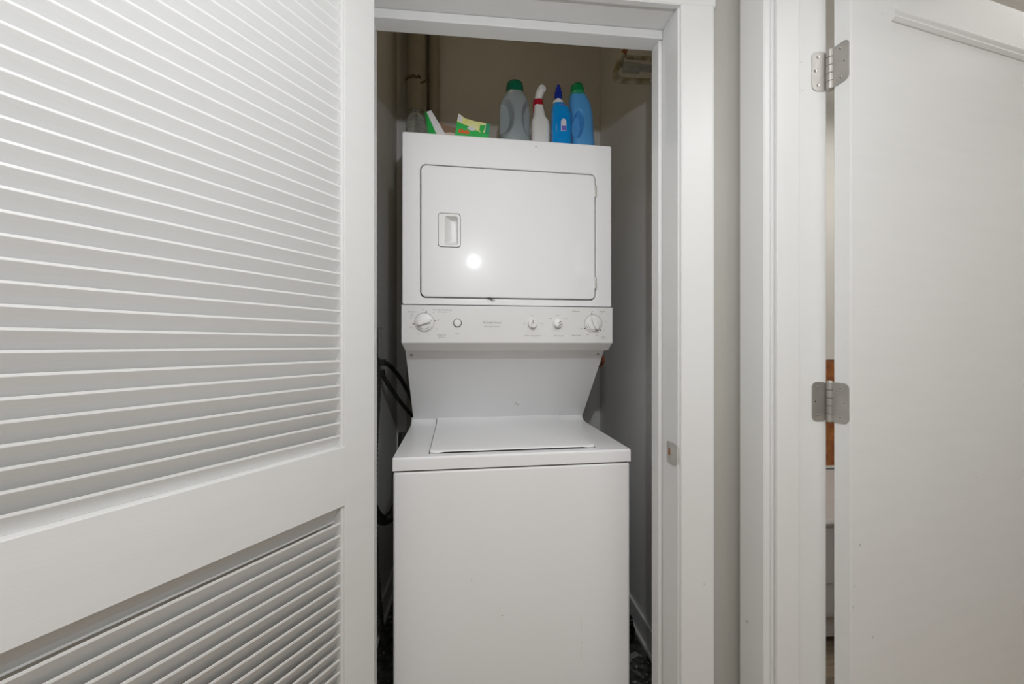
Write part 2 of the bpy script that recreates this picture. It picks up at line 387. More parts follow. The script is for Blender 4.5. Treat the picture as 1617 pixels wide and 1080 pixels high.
# ================================================================== FLAT PANEL DOOR (right)
phi = R(10)
D2 = empty('door_2', (0.826, 0.80, 0.0), phi, label='white panel door swung open into the side room on the right', cat='door', kind='structure')
DW2, S2, TOP2 = 0.895, 0.127, 2.068
for a, b in [(0, S2), (DW2 - S2, DW2)]:
    box('stile', a, b, 0, 0.035, 0.012, TOP2, 'door', D2, bevel=0.0012)
box('rail', S2, DW2 - S2, 0, 0.035, 1.968, TOP2, 'door', D2, bevel=0.0004)
box('rail', S2, DW2 - S2, 0, 0.035, 0.012, 0.25, 'door', D2, bevel=0.0004)
box('panel', S2, DW2 - S2, 0.0012, 0.034, 0.25, 1.968, 'door', D2)
for zt, sg in ((1.968, 1), (0.25, -1)):
    bm = bmesh.new()
    pr = [(0.0015, 0), (-0.001, -0.001), (-0.0065, -0.003), (-0.0085, -0.006), (-0.0080, -0.010), (-0.0040, -0.0165), (-0.0035, -0.0175), (-0.0065, -0.0185), (-0.0065, -0.022), (-0.0015, -0.0285), (0.0015, -0.029)]
    prism(bm, [(y, zt + sg * z) for y, z in pr], 'x', S2, DW2 - S2)
    obj('moulding', bm, 'door', D2)
# hinges: jamb leaf, barrel, door leaf
def hinge(z0, z1):
    Hh = empty('hinge'); Hh.parent = D2
    inv = Matrix.Translation((0.826, 0.80, 0)) @ Matrix.Rotation(phi, 4, 'Z'); inv = inv.inverted()
    bm = bmesh.new()
    p = plate([rrect(0.779, 0.816, z0, z1, 0.012)], 0.8485, 0.8506)
    xform(p, inv); merge(bm, p)
    p = plate([rrect(-0.010, 0.031, z0, z1, 0.012)], 0, 0.0021)          # leaf on the door edge
    for v in p.verts: v.co = Vector((-0.0021 + v.co.y, 0.035 - v.co.x - 0.0015, v.co.z))
    merge(bm, p)
    o = obj('leaf', bm, 'nickel', D2, smooth=True, label='brushed nickel hinge with paint smears, one leaf on each side')
    bpy.data.objects.remove(Hh)
    o.name = 'hinge'
    hh = (z1 - z0) / 5; pin = inv @ Vector((0.8180, 0.8425, 0))
    for k in range(5):
        bm = bmesh.new(); lathe(bm, [(0.0068, 0), (0.0078, 0.0008), (0.0078, hh - 0.0008), (0.0068, hh)], (pin.x, pin.y, z0 + hh * k), 'z', 20)
        obj('knuckle', bm, 'nickel', o, smooth=True)
    bm = bmesh.new(); lathe(bm, [(0.002, -0.003), (0.005, -0.002), (0.0065, 0)], (pin.x, pin.y, z0), 'z', 16)
    lathe(bm, [(0.0065, 0), (0.006, 0.002), (0.002, 0.003)], (pin.x, pin.y, z1), 'z', 16)
    obj('pin', bm, 'nickel', o, smooth=True)
    zc = (z0 + z1) / 2; dz = (z1 - z0) / 2 - 0.013
    for dx, z in [(0.793, zc + dz), (0.786, zc), (0.793, zc - dz)]:
        bm = bmesh.new(); lathe(bm, [(0.0036, 0), (0.0036, 0.0006), (0.0014, 0.0003)], (dx, 0.8485, z), 'y', 14)
        lathe(bm, [(0.0015, 0.0004), (0.0015, 0.0008)], (dx, 0.8485, z), 'y', 8, 1); xform(bm, inv)
        obj('screw', bm, ['screw', 'black'], o)
    for yy, z in [(0.020, zc + dz), (0.012, zc), (0.020, zc - dz)]:
        bm = bmesh.new(); lathe(bm, [(0.0036, 0), (0.0036, 0.0006), (0.0014, 0.0003)], (0, 0, 0), 'y', 14)
        lathe(bm, [(0.0015, 0.0004), (0.0015, 0.0008)], (0, 0, 0), 'y', 8, 1)
        xform(bm, Matrix.Translation((-0.0021, yy, z)) @ Matrix.Rotation(R(-90), 4, 'Z'))
        obj('screw', bm, ['screw', 'black'], o)
hinge(1.7867, 1.8775); hinge(1.022, 1.113); hinge(0.25, 0.341)

# ================================================================== STACKED WASHER DRYER
MR = R(7.9 - 5.5)
WD = empty('washer_dryer', (-0.2205, 1.1125, 0.0), MR,
           label='white stacked laundry machine, dryer above top-loading washer, filling the closet', cat='washer dryer')
Wd = 0.685
box('washer_cabinet', 0, Wd, 0.003, 0.70, 0.025, 0.8485, 'enamel', WD, bevel=0.008)
box('seam', 0.006, Wd - 0.006, 0.008, 0.69, 0.84, 0.856, 'rustgap', WD, label='dark dusty seam under the washer top')
for a in (0.05, Wd - 0.05):
    for b in (0.05, 0.65):
        bm = bmesh.new(); lathe(bm, [(0.02, 0), (0.02, 0.012), (0.008, 0.014), (0.008, 0.03)], (a, b, 0), 'z', 14); obj('leg', bm, 'rubber', WD)
# deck: slab with the lid well, front lip, raised back strip
deck = bmesh.new()
LX0, LX1, LF = 0.0945, 0.5905, 0.036
prof = [(0.0, 0.8525), (0.0, 0.880), (0.0012, 0.8845), (0.005, 0.888), (0.40, 0.888), (0.44, 0.890), (0.462, 0.902), (0.472, 0.915), (0.472, 0.852)]
for a, b in [(0.0, LX0), (LX1, Wd)]:
    prism(deck, prof, 'x', a, b)
prism(deck, [(0.0, 0.8525), (0.0, 0.880), (0.0012, 0.8845), (0.005, 0.888), (LF - .003, 0.888), (LF, 0.885), (LF, 0.8525)], 'x', LX0 - 1e-4, LX1 + 1e-4)
bx(deck, 0.0, Wd, 0.472, 0.70, 0.8525, 0.902)
obj('washer_top', deck, 'enamel', WD, smooth=True, angle=30)
box('lid_well', LX0 + 0.0005, LX1 - 0.0005, LF, 0.46, 0.857, 0.862, 'gap', WD)
def sm(t): t = max(0, min(1, t)); return t * t * (3 - 2 * t)
# lid: rounded front corners, front edge bowed, raised back
lid = bmesh.new()
LY = [0.034, 0.0365, 0.043, 0.10, 0.2, 0.3, 0.4, 0.44, 0.460, 0.4705]
def lz(y): return 0.8962 + (0.0 if y < 0.43 else (y - 0.43) / 0.04 * 0.018)
rings = []
nx = 24
for j in range(nx + 1):
    t = j / nx; u = LX0 + 0.0035 + t * (LX1 - LX0 - 0.007)
    e = min(t, 1 - t) * (LX1 - LX0)
    cr = 0.010 * (1 - min(e, 0.012) / 0.012) ** 2
    bow = 0.004 * (1 - (2 * t - 1) ** 2)
    top = []; bot = []
    for i, y in enumerate(LY):
        yy = y + (cr if i < 3 else 0) - (0.002 if i < 3 else 0)
        zt = lz(y) - (0.0035 if i == 0 else 0.001 if i == 1 else 0)
        top.append((u, yy, zt))
        bot.append((u, yy, (0.8868 if i < 3 else 0.8845) + 0.0052 * (i < 3) * sm(e / 0.04)))
    rings.append(top + bot[::-1])
loft(lid, rings)
obj('lid', lid, 'enamel', WD, smooth=True, angle=50)
# shield panel that slopes back below the console
bm = bmesh.new(); prism(bm, [(0.222, 1.1802), (0.4665, 0.908), (0.4665, 0.903), (0.70, 0.903), (0.70, 1.1802)], 'x', 0.006, 0.689)
sp = obj('shield_panel', bm, 'enamel', WD, bevel=0.0015)
nrm = Vector((0, -(1.1802 - 0.908), -(0.4665 - 0.222))).normalized()
for u in (0.024, 0.670):
    bm = bmesh.new(); lathe(bm, [(0.0052, 0), (0.0045, 0.002), (0.002, 0.0026)], (0, 0, 0), 'y', 16)
    lathe(bm, [(0.0018, 0.002), (0.0018, 0.0030)], (0, 0, 0), 'y', 8, 1)
    z = 1.164; y = 0.222 + (1.1802 - z) / (1.1802 - 0.908) * 0.2445
    xform(bm, Matrix.Translation((u, y, z)) @ Matrix.Rotation(math.atan2(-nrm.z, -nrm.y), 4, 'X'))
    obj('screw', bm, ['box_grey', 'black'], sp)
bm = bmesh.new()
for k, (dx, dz, rr) in enumerate([(0, 0, .004), (.006, -.004, .0035), (.011, -.006, .003), (-.004, .005, .002)]):
    lathe(bm, [(rr, 0), (rr * .4, 0.0008)], (dx, 0, dz), 'y', 7)
z = 0.968; y = 0.222 + (1.1802 - z) / (1.1802 - 0.908) * 0.2445
xform(bm, Matrix.Translation((0.402, y, z)) @ Matrix.Rotation(math.atan2(-nrm.z, -nrm.y), 4, 'X'))
obj('scuff', bm, 'box_grey', sp, label='small grey chip in the enamel')
# dryer cabinet with door opening
DZ0, DZ1 = 1.325, 1.8655
dl = (0.0625, 0.6305, 1.3495, 1.7640)
bm = plate([rrect(0.0045, 0.6885, DZ0, DZ1, 0.006), rrect(dl[0] - .0032, dl[1] + .0032, dl[2] - .0032, dl[3] + .0032, 0.018)], 0.157, 0.180, bev=0.0032)
bx(bm, 0.0052, 0.6878, 0.178, 0.70, DZ0 + .0008, DZ1 - .0008)
dc = obj('dryer_cabinet', bm, 'enamel', WD, smooth=True, angle=35)
box('door_gap', dl[0] - .004, dl[1] + .004, 0.1765, 0.1782, dl[2] - .004, dl[3] + .004, 'gap', WD)
bm = plate([rrect(*dl, 0.016), rrect(0.1150, 0.1850, 1.5080, 1.6150, 0.009)], 0.1555, 0.1745, bev=0.003)
dd = obj('dryer_door', bm, 'enamel', WD, smooth=True, angle=35)
# recessed handle cup
bm = plate([rrect(0.1160, 0.1840, 1.5090, 1.6140, 0.0085), rrect(0.1370, 0.1760, 1.5160, 1.6055, 0.006)], 0.1550, 0.1600, bev=0.0015)
obj('handle', bm, 'knob', dd, smooth=True, angle=35)
bm = bmesh.new()
fr = rrect(0.1370, 0.1760, 1.5160, 1.6055, 0.006); bk = rrect(0.1500, 0.1765, 1.522, 1.600, 0.006)
loft(bm, [[(x, 0.1575, z) for x, z in fr], [(x, 0.170, z) for x, z in bk], [(x, 0.1742, z) for x, z in rrect(0.156, 0.172, 1.53, 1.592, 0.004)]], cap=False)
vs = [v for v in bm.verts if v.co.y > 0.1741]; bm.faces.new(vs)
obj('handle_cup', bm, 'knob', dd, smooth=True, angle=50)
for z0, z1 in [(1.690, 1.7295), (1.3825, 1.4245)]:
    bm = bmesh.new(); bx(bm, 0.6290, 0.6345, 0.1520, 0.1570, z0, z1)
    for k in range(3):
        zz = z0 + (z1 - z0) * (k + 0.5) / 3; bx(bm, 0.6285, 0.6350, 0.1512, 0.1570, zz - .0045, zz + .0045)
    obj('hinge', bm, 'screw', dd, bevel=0.001)
bm = bmesh.new()
for k in range(9):
    a = random.uniform(0, 6.28); x0 = 0.277 + random.uniform(-.010, .006); z0 = 1.3475
    tube(bm, [(x0, .1535, z0), (x0 + .005 * math.cos(a) + .003, .1525, z0 - .002 + .004 * math.sin(a)), (x0 + .010 + .003 * math.cos(a), .1530, z0 - .006 + .003 * math.sin(a))], .0007, 5, n=3)
obj('lint', bm, 'gap', dd, label='wisp of dark lint caught under the door')
bm = bmesh.new(); lathe(bm, [(0.0018, 0), (0.001, 0.0008)], (0.430, 0.157, 1.846), 'y', 8); obj('chip', bm, 'gap', dc)
# console
cz0, cz1 = 1.205, 1.3222
bm = bmesh.new()
prism(bm, [(0.1470, 1.3190), (0.1490, cz1), (0.30, cz1), (0.30, 1.1795), (0.181, 1.1795), (0.1475, 1.2040), (0.1470, 1.2065)], 'x', 0.0035, 0.6885)
for v in bm.verts:      # ends of the under-lip pull in
    if v.co.z < 1.19 and v.co.y < 0.2: v.co.x += 0.008 if v.co.x < 0.3 else -0.003
con = obj('control_console', bm, 'plastic', WD, bevel=0.0012)
box('console_gap', 0.008, 0.684, 0.162, 0.30, cz1 - .001, DZ0 + .001, 'gap', WD)
# printing on the console
ink = bmesh.new(); YP = 0.1468
def T(s, u, z, size=0.0062, **k): write(ink, s, size, u, YP, z, **k)
T('Delicate', .0345, 1.3010); T('Low', .0350, 1.2935, .005); T('Heat', .0350, 1.2880, .005)
T('Auto Dry Heat Range', .1290, 1.3080, .0068); T('(Automatic)', .1290, 1.3015, .0052)
T('Timed Dry', .1257, 1.2290, .0062); T('High Heat', .1257, 1.2220, .0052); T('Start', .1755, 1.2330, .0062)
T('GE Quality Product', .2850, 1.2690, .0074, bold=0.00012); T('Extra Large Capacity', .2860, 1.2570, .0062)
T('Water Temperature', .4190, 1.2275, .0066); T('Water Load', .5030, 1.2275, .0066)
T('Delicates', .5620, 1.3085, .0066); T('Regular', .6540, 1.3085, .0066); T('Perm Press', .5640, 1.2290, .0068)
T('Warm', .4170, 1.2925, .005); T('Hot', .3905, 1.2672, .005); T('Cold', .4480, 1.2672, .005)
T('Med', .5005, 1.2935, .005); T('Small', .4770, 1.2835, .005); T('Large', .5270, 1.2835, .005)
merge(ink, plate([circ(.6567, 1.2215, .0085, 24, .0045), circ(.6567, 1.2215, .0078, 24, .0038)], YP - .0001, YP + .0002)); T('UL', .6567, 1.2215, .005)
for kc, labs in [((.0735, 1.2680), ['Off', 'Off', '30', '50', '70', 'More', 'Less', '20']), ((.6215, 1.2680), ['Off', '14', '10', '6', 'Soak', 'Rinse', 'Spin', '2'])]:
    for i, s in enumerate(labs):
        a = R(95 - i * 42); T(s, kc[0] + .044 * math.cos(a), kc[1] + .040 * math.sin(a), .0046)
obj('lettering', ink, 'ink', con, label='small grey printed lettering', kind='stuff')
for cx_, r_ in [(.0735, .0315), (.6215, .0315)]:
    obj('dial_ring', plate([circ(cx_, 1.268, r_, 48), circ(cx_, 1.268, r_ - .0028, 48)], YP - .0001, YP + .0002), 'faint', con)
def tick(cx_, cz_, a, r0=.0300, r1=.0365, wd=.0024):
    p = plate([[(r0, -wd / 2), (r1, -wd / 2), (r1, wd / 2), (r0, wd / 2)]], -.0002, .0002)
    xform(p, Matrix.Translation((cx_, YP, cz_)) @ Matrix.Rotation(-R(a), 4, 'Y')); obj('dial_mark', p, 'redink', con, label='dark red dial mark')
for a in (81, 9, 189): tick(.0735, 1.268, a)
for a in (99, 209, -41): tick(.6215, 1.268, a)
def dial(name, u, z, r, rcap, hgt, ang, lab):
    bm = bmesh.new()
    lathe(bm, [(r, 0), (r, .004), (r - .0012, .0055), (rcap + .001, .006), (rcap + .0004, .0055), (rcap, .0075), (rcap - .0004, .009), (rcap - .002, .0100), (0.001, .0104)], (0, 0, 0), 'y', 40)
    g = plate([rrect(-rcap * .97, rcap * .97, -.0052, .0052, .004)], -hgt, -.008, bev=.0015); merge(bm, g)
    if name == 'selector_knob':
        merge(bm, plate([rrect(-rcap * .1, rcap * .75, .0001, .0022, .0006)], -hgt - .0003, -hgt + .001), 1)
    else:
        lathe(bm, [(.0012, .0062), (.0012, .0066)], (rcap + .002, 0, 0), 'y', 8, 1)
    xform(bm, Matrix.Translation((u, 0.1470, z)) @ Matrix.Rotation(-R(ang), 4, 'Y'))
    return obj(name, bm, ['knob', 'gap'], con, smooth=True, angle=35, label=lab)
dial('timer_knob', .0735, 1.2680, .0262, .0207, .021, 16, 'large round white timer dial at the left end')
dial('timer_knob', .6215, 1.2680, .0250, .0205, .021, 116, 'large round white timer dial at the right end')
dial('selector_knob', .4166, 1.2666, .0155, .0140, .019, 90, 'small white selector knob turned upright')
dial('selector_knob', .5007, 1.2672, .0155, .0140, .019, 42, 'small white selector knob turned to the upper right')
bm = bmesh.new(); lathe(bm, [(.0132, 0), (.0132, .0012), (.0118, .0012)], (.1758, .1470, 1.2669), 'y', 32, 1)
lathe(bm, [(.0112, 0), (.0112, .0050), (.0100, .0062), (.001, .0068)], (.1758, .1470, 1.2669), 'y', 32)
obj('start_button', bm, ['knob', 'gap'], con, smooth=True, angle=35)

# ================================================================== things on top of the dryer
WM = Matrix.Translation((-0.2205, 1.1125, 0.0)) @ Matrix.Rotation(MR, 4, 'Z')
TOP = DZ1
def on_top(name, u, v, rz=0.0, **k):
    p = WM @ Vector((u, v, TOP)); return empty(name, p, MR + R(rz), **k)
def body_bm(prof, nz=50, seg=64, press=None, pw=2.6):
    """prof: (z, half width, half depth, centre x); superellipse rings; press(x,y,z)->y shift on the front"""
    prof = sorted(prof); rings = []
    def samp(z):
        for a, b in zip(prof, prof[1:]):
            if a[0] <= z <= b[0]:
                t = (z - a[0]) / (b[0] - a[0] + 1e-9); return [a[i] + (b[i] - a[i]) * t for i in range(1, 4)]
        return list(prof[-1][1:])
    z0, z1 = prof[0][0], prof[-1][0]
    for k in range(nz + 1):
        z = z0 + (z1 - z0) * k / nz; rx, ry, cx_ = samp(z); ring = []
        for i in range(seg):
            a = 2 * math.pi * i / seg; c, s = math.cos(a), math.sin(a)
            x = cx_ + rx * math.copysign(abs(c) ** (2 / pw), c); y = ry * math.copysign(abs(s) ** (2 / pw), s)
            if press: y += press(x, y, z)
            ring.append((x, y, z))
        rings.append(ring)
    bm = bmesh.new(); loft(bm, rings); return bm
def sm(t): t = max(0, min(1, t)); return t * t * (3 - 2 * t)
# silver grey jug, two finger recesses
B1 = on_top('detergent_bottle', .3786, .285, label='large silver grey detergent bottle with a dark green cap and two grip recesses', cat='bottle')
def pr1(x, y, z):
    if y > 0: return 0
    d = 0
    for cx_, rx_ in ((-.040, .033), (.047, .027)):
        q = ((x - cx_) / rx_) ** 2 + ((z - .130) / .068) ** 2
        d += .045 * sm((1 - q) * 1.3)
    return min(d, -y + .0)*.85
obj('body', body_bm([(0, .050, .038, 0), (.006, .054, .041, 0), (.04, .0545, .042, 0), (.13, .0545, .042, 0), (.165, .054, .041, 0), (.190, .050, .038, 0), (.208, .043, .035, 0), (.220, .035, .031, 0), (.228, .030, .028, 0)], press=pr1, seg=96, nz=70), 'silver', B1, smooth=True, angle=60)
bm = bmesh.new(); lathe(bm, [(.0305, .226), (.0308, .242), (.0300, .254), (.027, .263), (.020, .2665), (.001, .2672)], seg=36); obj('cap', bm, 'greencap', B1, smooth=True)
# white trigger spray, seen from behind, head turned
B2 = on_top('spray_bottle', .4655, .255, 0, label='white trigger spray bottle with a red collar beside the grey jug', cat='bottle')
obj('body', body_bm([(0, .030, .020, 0), (.004, .0325, .022, 0), (.108, .0325, .022, 0), (.120, .0305, .021, -.001), (.130, .0235, .019, -.003), (.138, .0205, .0185, -.004), (.155, .018, .017, -.005), (.172, .0155, .0155, -.0065)]), 'white', B2, smooth=True, angle=60)
bm = bmesh.new(); lathe(bm, [(.015, .170), (.0160, .171), (.0155, .192), (.0140, .193)], (-.0065, 0, 0), seg=28); obj('collar', bm, 'red', B2, smooth=True)
bm = bmesh.new(); tube(bm, [(-.007, .002, .191), (-.006, .0, .206), (-.001, -.004, .220), (.0035, -.010, .227), (.006, -.018, .229)], .012, 18, rf=lambda i: .0128 + .0015 * math.sin(i / 32 * 3.14) - (.004 if i > 30 else 0))
obj('spray_head', bm, 'white', B2, smooth=True, angle=60)
bm = bmesh.new(); tube(bm, [(-.020, .0, .196), (-.023, .001, .18), (-.022, .003, .160), (-.020, .006, .150)], .0035, 10); obj('trigger', bm, 'red', B2, smooth=True)
bm = plate([rrect(-.0325, -.0235, .004, .085, .004)], -.0175, -.0165)
for v in bm.verts: v.co.y += (v.co.x + .0225) * -1.05
obj('label', bm, 'redlab', B2, label='red printed label edge')
# bright blue squeeze bottle
B3 = on_top('cleaner_bottle', .5385, .25, 0, label='bright blue cleaner bottle with a dark blue pull nozzle and white arched label', cat='bottle')
obj('body', body_bm([(0, .033, .023, 0), (.004, .0350, .025, 0), (.10, .0355, .025, 0), (.145, .0350, .025, 0), (.165, .031, .023, -.003), (.178, .022, .019, -.007), (.184, .017, .016, -.009)]), 'bluegel', B3, smooth=True, angle=60)
bm = bmesh.new(); lathe(bm, [(.0165, .180), (.0185, .182), (.0185, .190), (.0150, .191), (.0110, .194), (.0110, .200), (.008, .201)], (-.010, 0, 0), seg=28); obj('collar', bm, 'white', B3, smooth=True)
bm = bmesh.new(); lathe(bm, [(.0130, .198), (.0138, .204), (.0132, .224), (.0105, .227), (.0100, .239), (.0065, .242), (.0055, .250), (.001, .251)], (-.009, 0, 0), seg=28); obj('nozzle', bm, 'bluecap', B3, smooth=True)
bm = bmesh.new(); arch = [(-.006, .076), (.0125, .076)] + [(.00325 + .00925 * math.cos(R(a)), .107 + .012 * math.sin(R(a))) for a in range(0, 181, 15)]
merge(bm, plate([arch], -.0262, -.0250)); merge(bm, plate([rrect(-.004, .011, .078, .094, .001)], -.0266, -.0260), 1)
obj('label', bm, ['label', 'labelink'], B3, label='small white arched label with violet print')
bm = bmesh.new(); merge(bm, plate([[(-.0345, .02), (-.024, .02), (-.021, .09), (-.024, .14), (-.031, .165), (-.0345, .14)]], -.0200, -.0190))
for v in bm.verts: v.co.y += (v.co.x + .024) * -0.95
obj('side_label', bm, 'redlab', B3)
bm = bmesh.new()
merge(bm, plate([circ(-.001, .167, .012, 20, .006)], -.0215, -.0200)); obj('neck_label', bm, 'labelink', B3)
# sky blue jug with handle recess, leaning neck
B4 = on_top('softener_bottle', .6200, .265, 0, label='sky blue softener bottle with a two-tone green cap, rightmost on the dryer', cat='bottle')
def pr4(x, y, z):
    if y > 0: return 0
    q = ((x + .022 - (z - .1) * .05) / .019) ** 2 + ((z - .112) / .050) ** 2
    return min(.040 * sm((1 - q) * 1.5), -y) * .9
obj('body', body_bm([(0, .036, .026, .006), (.006, .041, .030, .005), (.05, .0425, .031, .003), (.09, .040, .030, .001), (.13, .0405, .030, -.001), (.165, .041, .030, -.004), (.19, .0395, .029, -.008), (.208, .0355, .028, -.012), (.222, .0295, .0275, -.0155)], press=pr4, seg=96, nz=70), 'bluejug', B4, smooth=True, angle=60)
bm = bmesh.new(); tube(bm, [(.010, -.034, .024), (.024, -.0310, .032), (.035, -.022, .045)], .0012, 6, n=4); tube(bm, [(.008, -.0335, .033), (.022, -.0315, .041), (.033, -.023, .054)], .0012, 6, n=4)
obj('ridge', bm, 'bluejug', B4, smooth=True)
bm = bmesh.new(); lathe(bm, [(.029, .219), (.029, .226), (.0250, .236), (.0235, .238)], (-.016, 0, 0), seg=36); obj('collar', bm, 'green3', B4, smooth=True)
bm = bmesh.new(); lathe(bm, [(.0245, .236), (.0240, .250), (.0215, .263), (.015, .267), (.001, .268)], (-.017, 0, 0), seg=24); obj('cap', bm, 'green2', B4)

# open carton of dryer sheets
B5 = on_top('dryer_sheet_box', 0.225, .20, 0, label='torn open green and yellow carton of dryer sheets left of the bottles', cat='box')
t = .0012
def card(name, pts, y, m, thick=.0012, lab=None, skew=None):
    b = plate([pts], y, y + thick)
    if skew:
        for v in b.verts: v.co = Vector(skew(v.co))
    return obj(name, b, m, B5, label=lab)
O5 = (.225, TOP)
def L(p): return (p[0] - O5[0], p[1] - O5[1])
# tray bottom, back and sides
card('front_face', [L(p) for p in [(.1668, 1.8675), (.2773, 1.8675), (.2806, 1.9030), (.2500, 1.9035), (.2400, 1.9075), (.2190, 1.9180), (.1745, 1.9330), (.1700, 1.9050)]], 0.0, 'boxgreen', lab='green printed front of the carton')
card('front_band', [L(p) for p in [(.1745, 1.9325), (.2190, 1.9175), (.2400, 1.9070), (.2500, 1.9030), (.2806, 1.9025), (.2836, 1.9322), (.2620, 1.9350), (.2374, 1.9371), (.2019, 1.9448), (.1792, 1.9597)]], -.0004, 'boxyellow', lab='yellow upper band with torn top edge')
card('white_splash', [L((.2210 + .0130 * math.cos(R(a)), 1.9120 + .0060 * math.sin(R(a)) - .15 * .013 * math.cos(R(a)))) for a in range(0, 360, 20)], -.0008, 'boxwhite')
card('corner_print', [L(p) for p in [(.2480, 1.9080), (.2560, 1.8980), (.2640, 1.9120), (.2680, 1.9260), (.2500, 1.9260)]], -.0010, 'boxgreen')
card('corner_print', [L(p) for p in [(.2660, 1.9000), (.2805, 1.8985), (.2836, 1.9322), (.2700, 1.9330)]], -.0010, 'green3')
card('price_label', [L(p) for p in [(.1770, 1.9360), (.1910, 1.9320), (.1910, 1.9490), (.1800, 1.9570)]], -.0010, 'label')
bm = bmesh.new(); write(bm, 'Gain', .0190, .1950 - O5[0], -.0010, 1.9010 - O5[1], rot=R(-4), shear=.25, bold=.0011)
obj('lettering', bm, 'orange', B5, label='orange brand lettering on green', kind='stuff')
bm = bmesh.new(); bx(bm, -.058, .052, .0012, .085, 0.0005, .0020); bx(bm, -.058, .052, .0838, .085, .002, .062); bx(bm, .0505, .052, .0012, .085, .002, .055)
obj('tray', bm, 'boxbrown', B5)
# opened lid flap, leaning to the left
bm = bmesh.new()
def quad(bm, P, th=(0, .0014, 0), mi=0):
    A = [bm.verts.new(p) for p in P]; Bv = [bm.verts.new(tuple(Vector(p) + Vector(th))) for p in P]
    n = len(P); bm.faces.new(A).material_index = mi; bm.faces.new(Bv[::-1]).material_index = mi
    for i in range(n): bm.faces.new([A[i], A[(i + 1) % n], Bv[(i + 1) % n], Bv[i]]).material_index = mi
quad(bm, [(*(L((.1150, 1.8662))[:1]), -.008, .0006), (L((.1500, 1.8662))[0], -.002, .0006), (L((.0905, 1.9655))[0], .004, .0998), (L((.0770, 1.9536))[0], -.006, .0880)])
obj('side_flap', bm, 'boxwhite', B5, label='white inner side of the bent flap')
bm = bmesh.new()
quad(bm, [(L((.0850, 1.8662))[0], .012, .0006), (L((.1180, 1.8662))[0], -.007, .0006), (L((.0770, 1.9536))[0], -.0055, .0885), (L((.0705, 1.9614))[0], .008, .0960)], (-.0014, 0, 0))
obj('lid_flap', bm, 'boxgreen', B5, label='green outside of the bent flap')
bm = bmesh.new()
quad(bm, [(L((.110, 1.88))[0], .03, .0150), (L((.172, 1.89))[0], .012, .0260), (L((.1709, 1.9153))[0], .012, .0515), (L((.1120, 1.9420))[0], .03, .0775)])
obj('inner_flap', bm, 'boxbrown', B5, label='brown inner flap')
bm = bmesh.new()
for k in range(5):
    r = .040 - k * .004
    pts = [(-.072 + r * math.cos(R(a)) * 1.0, .006 + k * .003, .0015 + .001 * k + r * math.sin(R(a)) * .78) for a in range(8, 175, 12)]
    quad(bm, pts[:], (0, .0025, 0))
obj('sheet_roll', bm, 'sheet', B5, label='roll of cream dryer sheets')

# clear plastic cup upside down behind the front edge, at left
B6 = on_top('plastic_cup', .034, .30, 0, label='clear dome-shaped plastic container at the left end of the dryer top', cat='container')
bm = bmesh.new()
po = [(.036, 0), (.0365, .03), (.036, .07), (.034, .100), (.029, .122), (.020, .136), (.012, .142), (.011, .150), (.001, .151)]
lathe(bm, po, seg=32); lathe(bm, [(r - .0018 if r > .003 else r, z * .985 + .001) for r, z in po], seg=32)
obj('shell', bm, 'clear', B6, smooth=True, angle=60)
bm = bmesh.new(); 
for z in (.075, .1):
    merge(bm, xform(curve_bm([circ(0, 0, .0368, 32), circ(0, 0, .0355, 32)], .0016), Matrix.Translation((0, 0, z))))
obj('ridge', bm, 'clear', B6)

# ================================================================== pipes, cords and hoses in the closet
PV = empty('drain_pipe', (-.289, 2.05, 0), label='thick grey vertical pipe in the back left corner behind the dryer', cat='pipe')
bm = bmesh.new(); lathe(bm, [(.047, 0), (.047, H)], seg=36); obj('pipe', bm, 'pvc', PV, smooth=True)
bm = bmesh.new(); lathe(bm, [(.048, 2.36), (.0525, 2.362), (.0525, 2.515), (.048, 2.52)], seg=36); obj('coupling', bm, 'pvc', PV, smooth=True, angle=30)
bm = bmesh.new()
for k in range(22):
    a = R(200 + k * 7.5 + random.uniform(-2, 2)); z = 2.522 + .006 * math.sin(k * 1.7) - (.02 if 13 < k < 17 else 0)
    lathe(bm, [(.001, -.006), (.0048, -.003), (.0048, .003), (.001, .006)], (.0515 * math.cos(a), .0515 * math.sin(a), z), 'z', 8)
obj('glue_stain', bm, 'glue', PV, smooth=True, label='brown sealant ooze around the coupling')
bm = bmesh.new(); lathe(bm, [(.03, 0), (.03, H)], seg=24)
o = obj('vent_pipe', bm, 'pvc', None, smooth=True, label='slimmer grey pipe right behind the thick corner pipe', cat='pipe'); o.location = (-.203, 2.085, 0)

VP = empty('valve_pipe', (.689, 1.455, 2.2), label='grimy elbowed water pipe with a copper end, high on the right closet wall', cat='pipe')
def lp(p): return (p[0] - .689, p[1] - 1.455, p[2] - 2.2)
bm = bmesh.new(); tube(bm, [lp(p) for p in [(.571, 1.47, 2.36), (.566, 1.465, 2.312), (.553, 1.46, 2.275), (.540, 1.456, 2.245), (.532, 1.456, 2.225), (.536, 1.456, 2.206), (.552, 1.455, 2.198), (.575, 1.455, 2.196), (.62, 1.455, 2.197), (.689, 1.455, 2.199)]], .0105, 14,
     rf=lambda i: .0105 + (.0022 if (14 < i < 24) or (34 < i < 44) else 0))
obj('elbow_pipe', bm, 'oldpipe', VP, smooth=True)
bm = bmesh.new(); tube(bm, [lp(p) for p in [(.578, 1.47, 2.40), (.572, 1.468, 2.33), (.5645, 1.4635, 2.298)]], .0125, 14); obj('copper_end', bm, 'copper', VP, smooth=True)
bm = bmesh.new(); tube(bm, [lp(p) for p in [(.575, 1.462, 2.290), (.61, 1.46, 2.289), (.689, 1.46, 2.290)]], .0075, 12); obj('branch_pipe', bm, 'oldpipe', VP, smooth=True)
bm = bmesh.new(); bx(bm, *[.560 - .689, .628 - .689], -.012, .014, 2.232 - 2.2, 2.262 - 2.2); obj('valve_body', bm, 'box_grey', VP, bevel=.004)
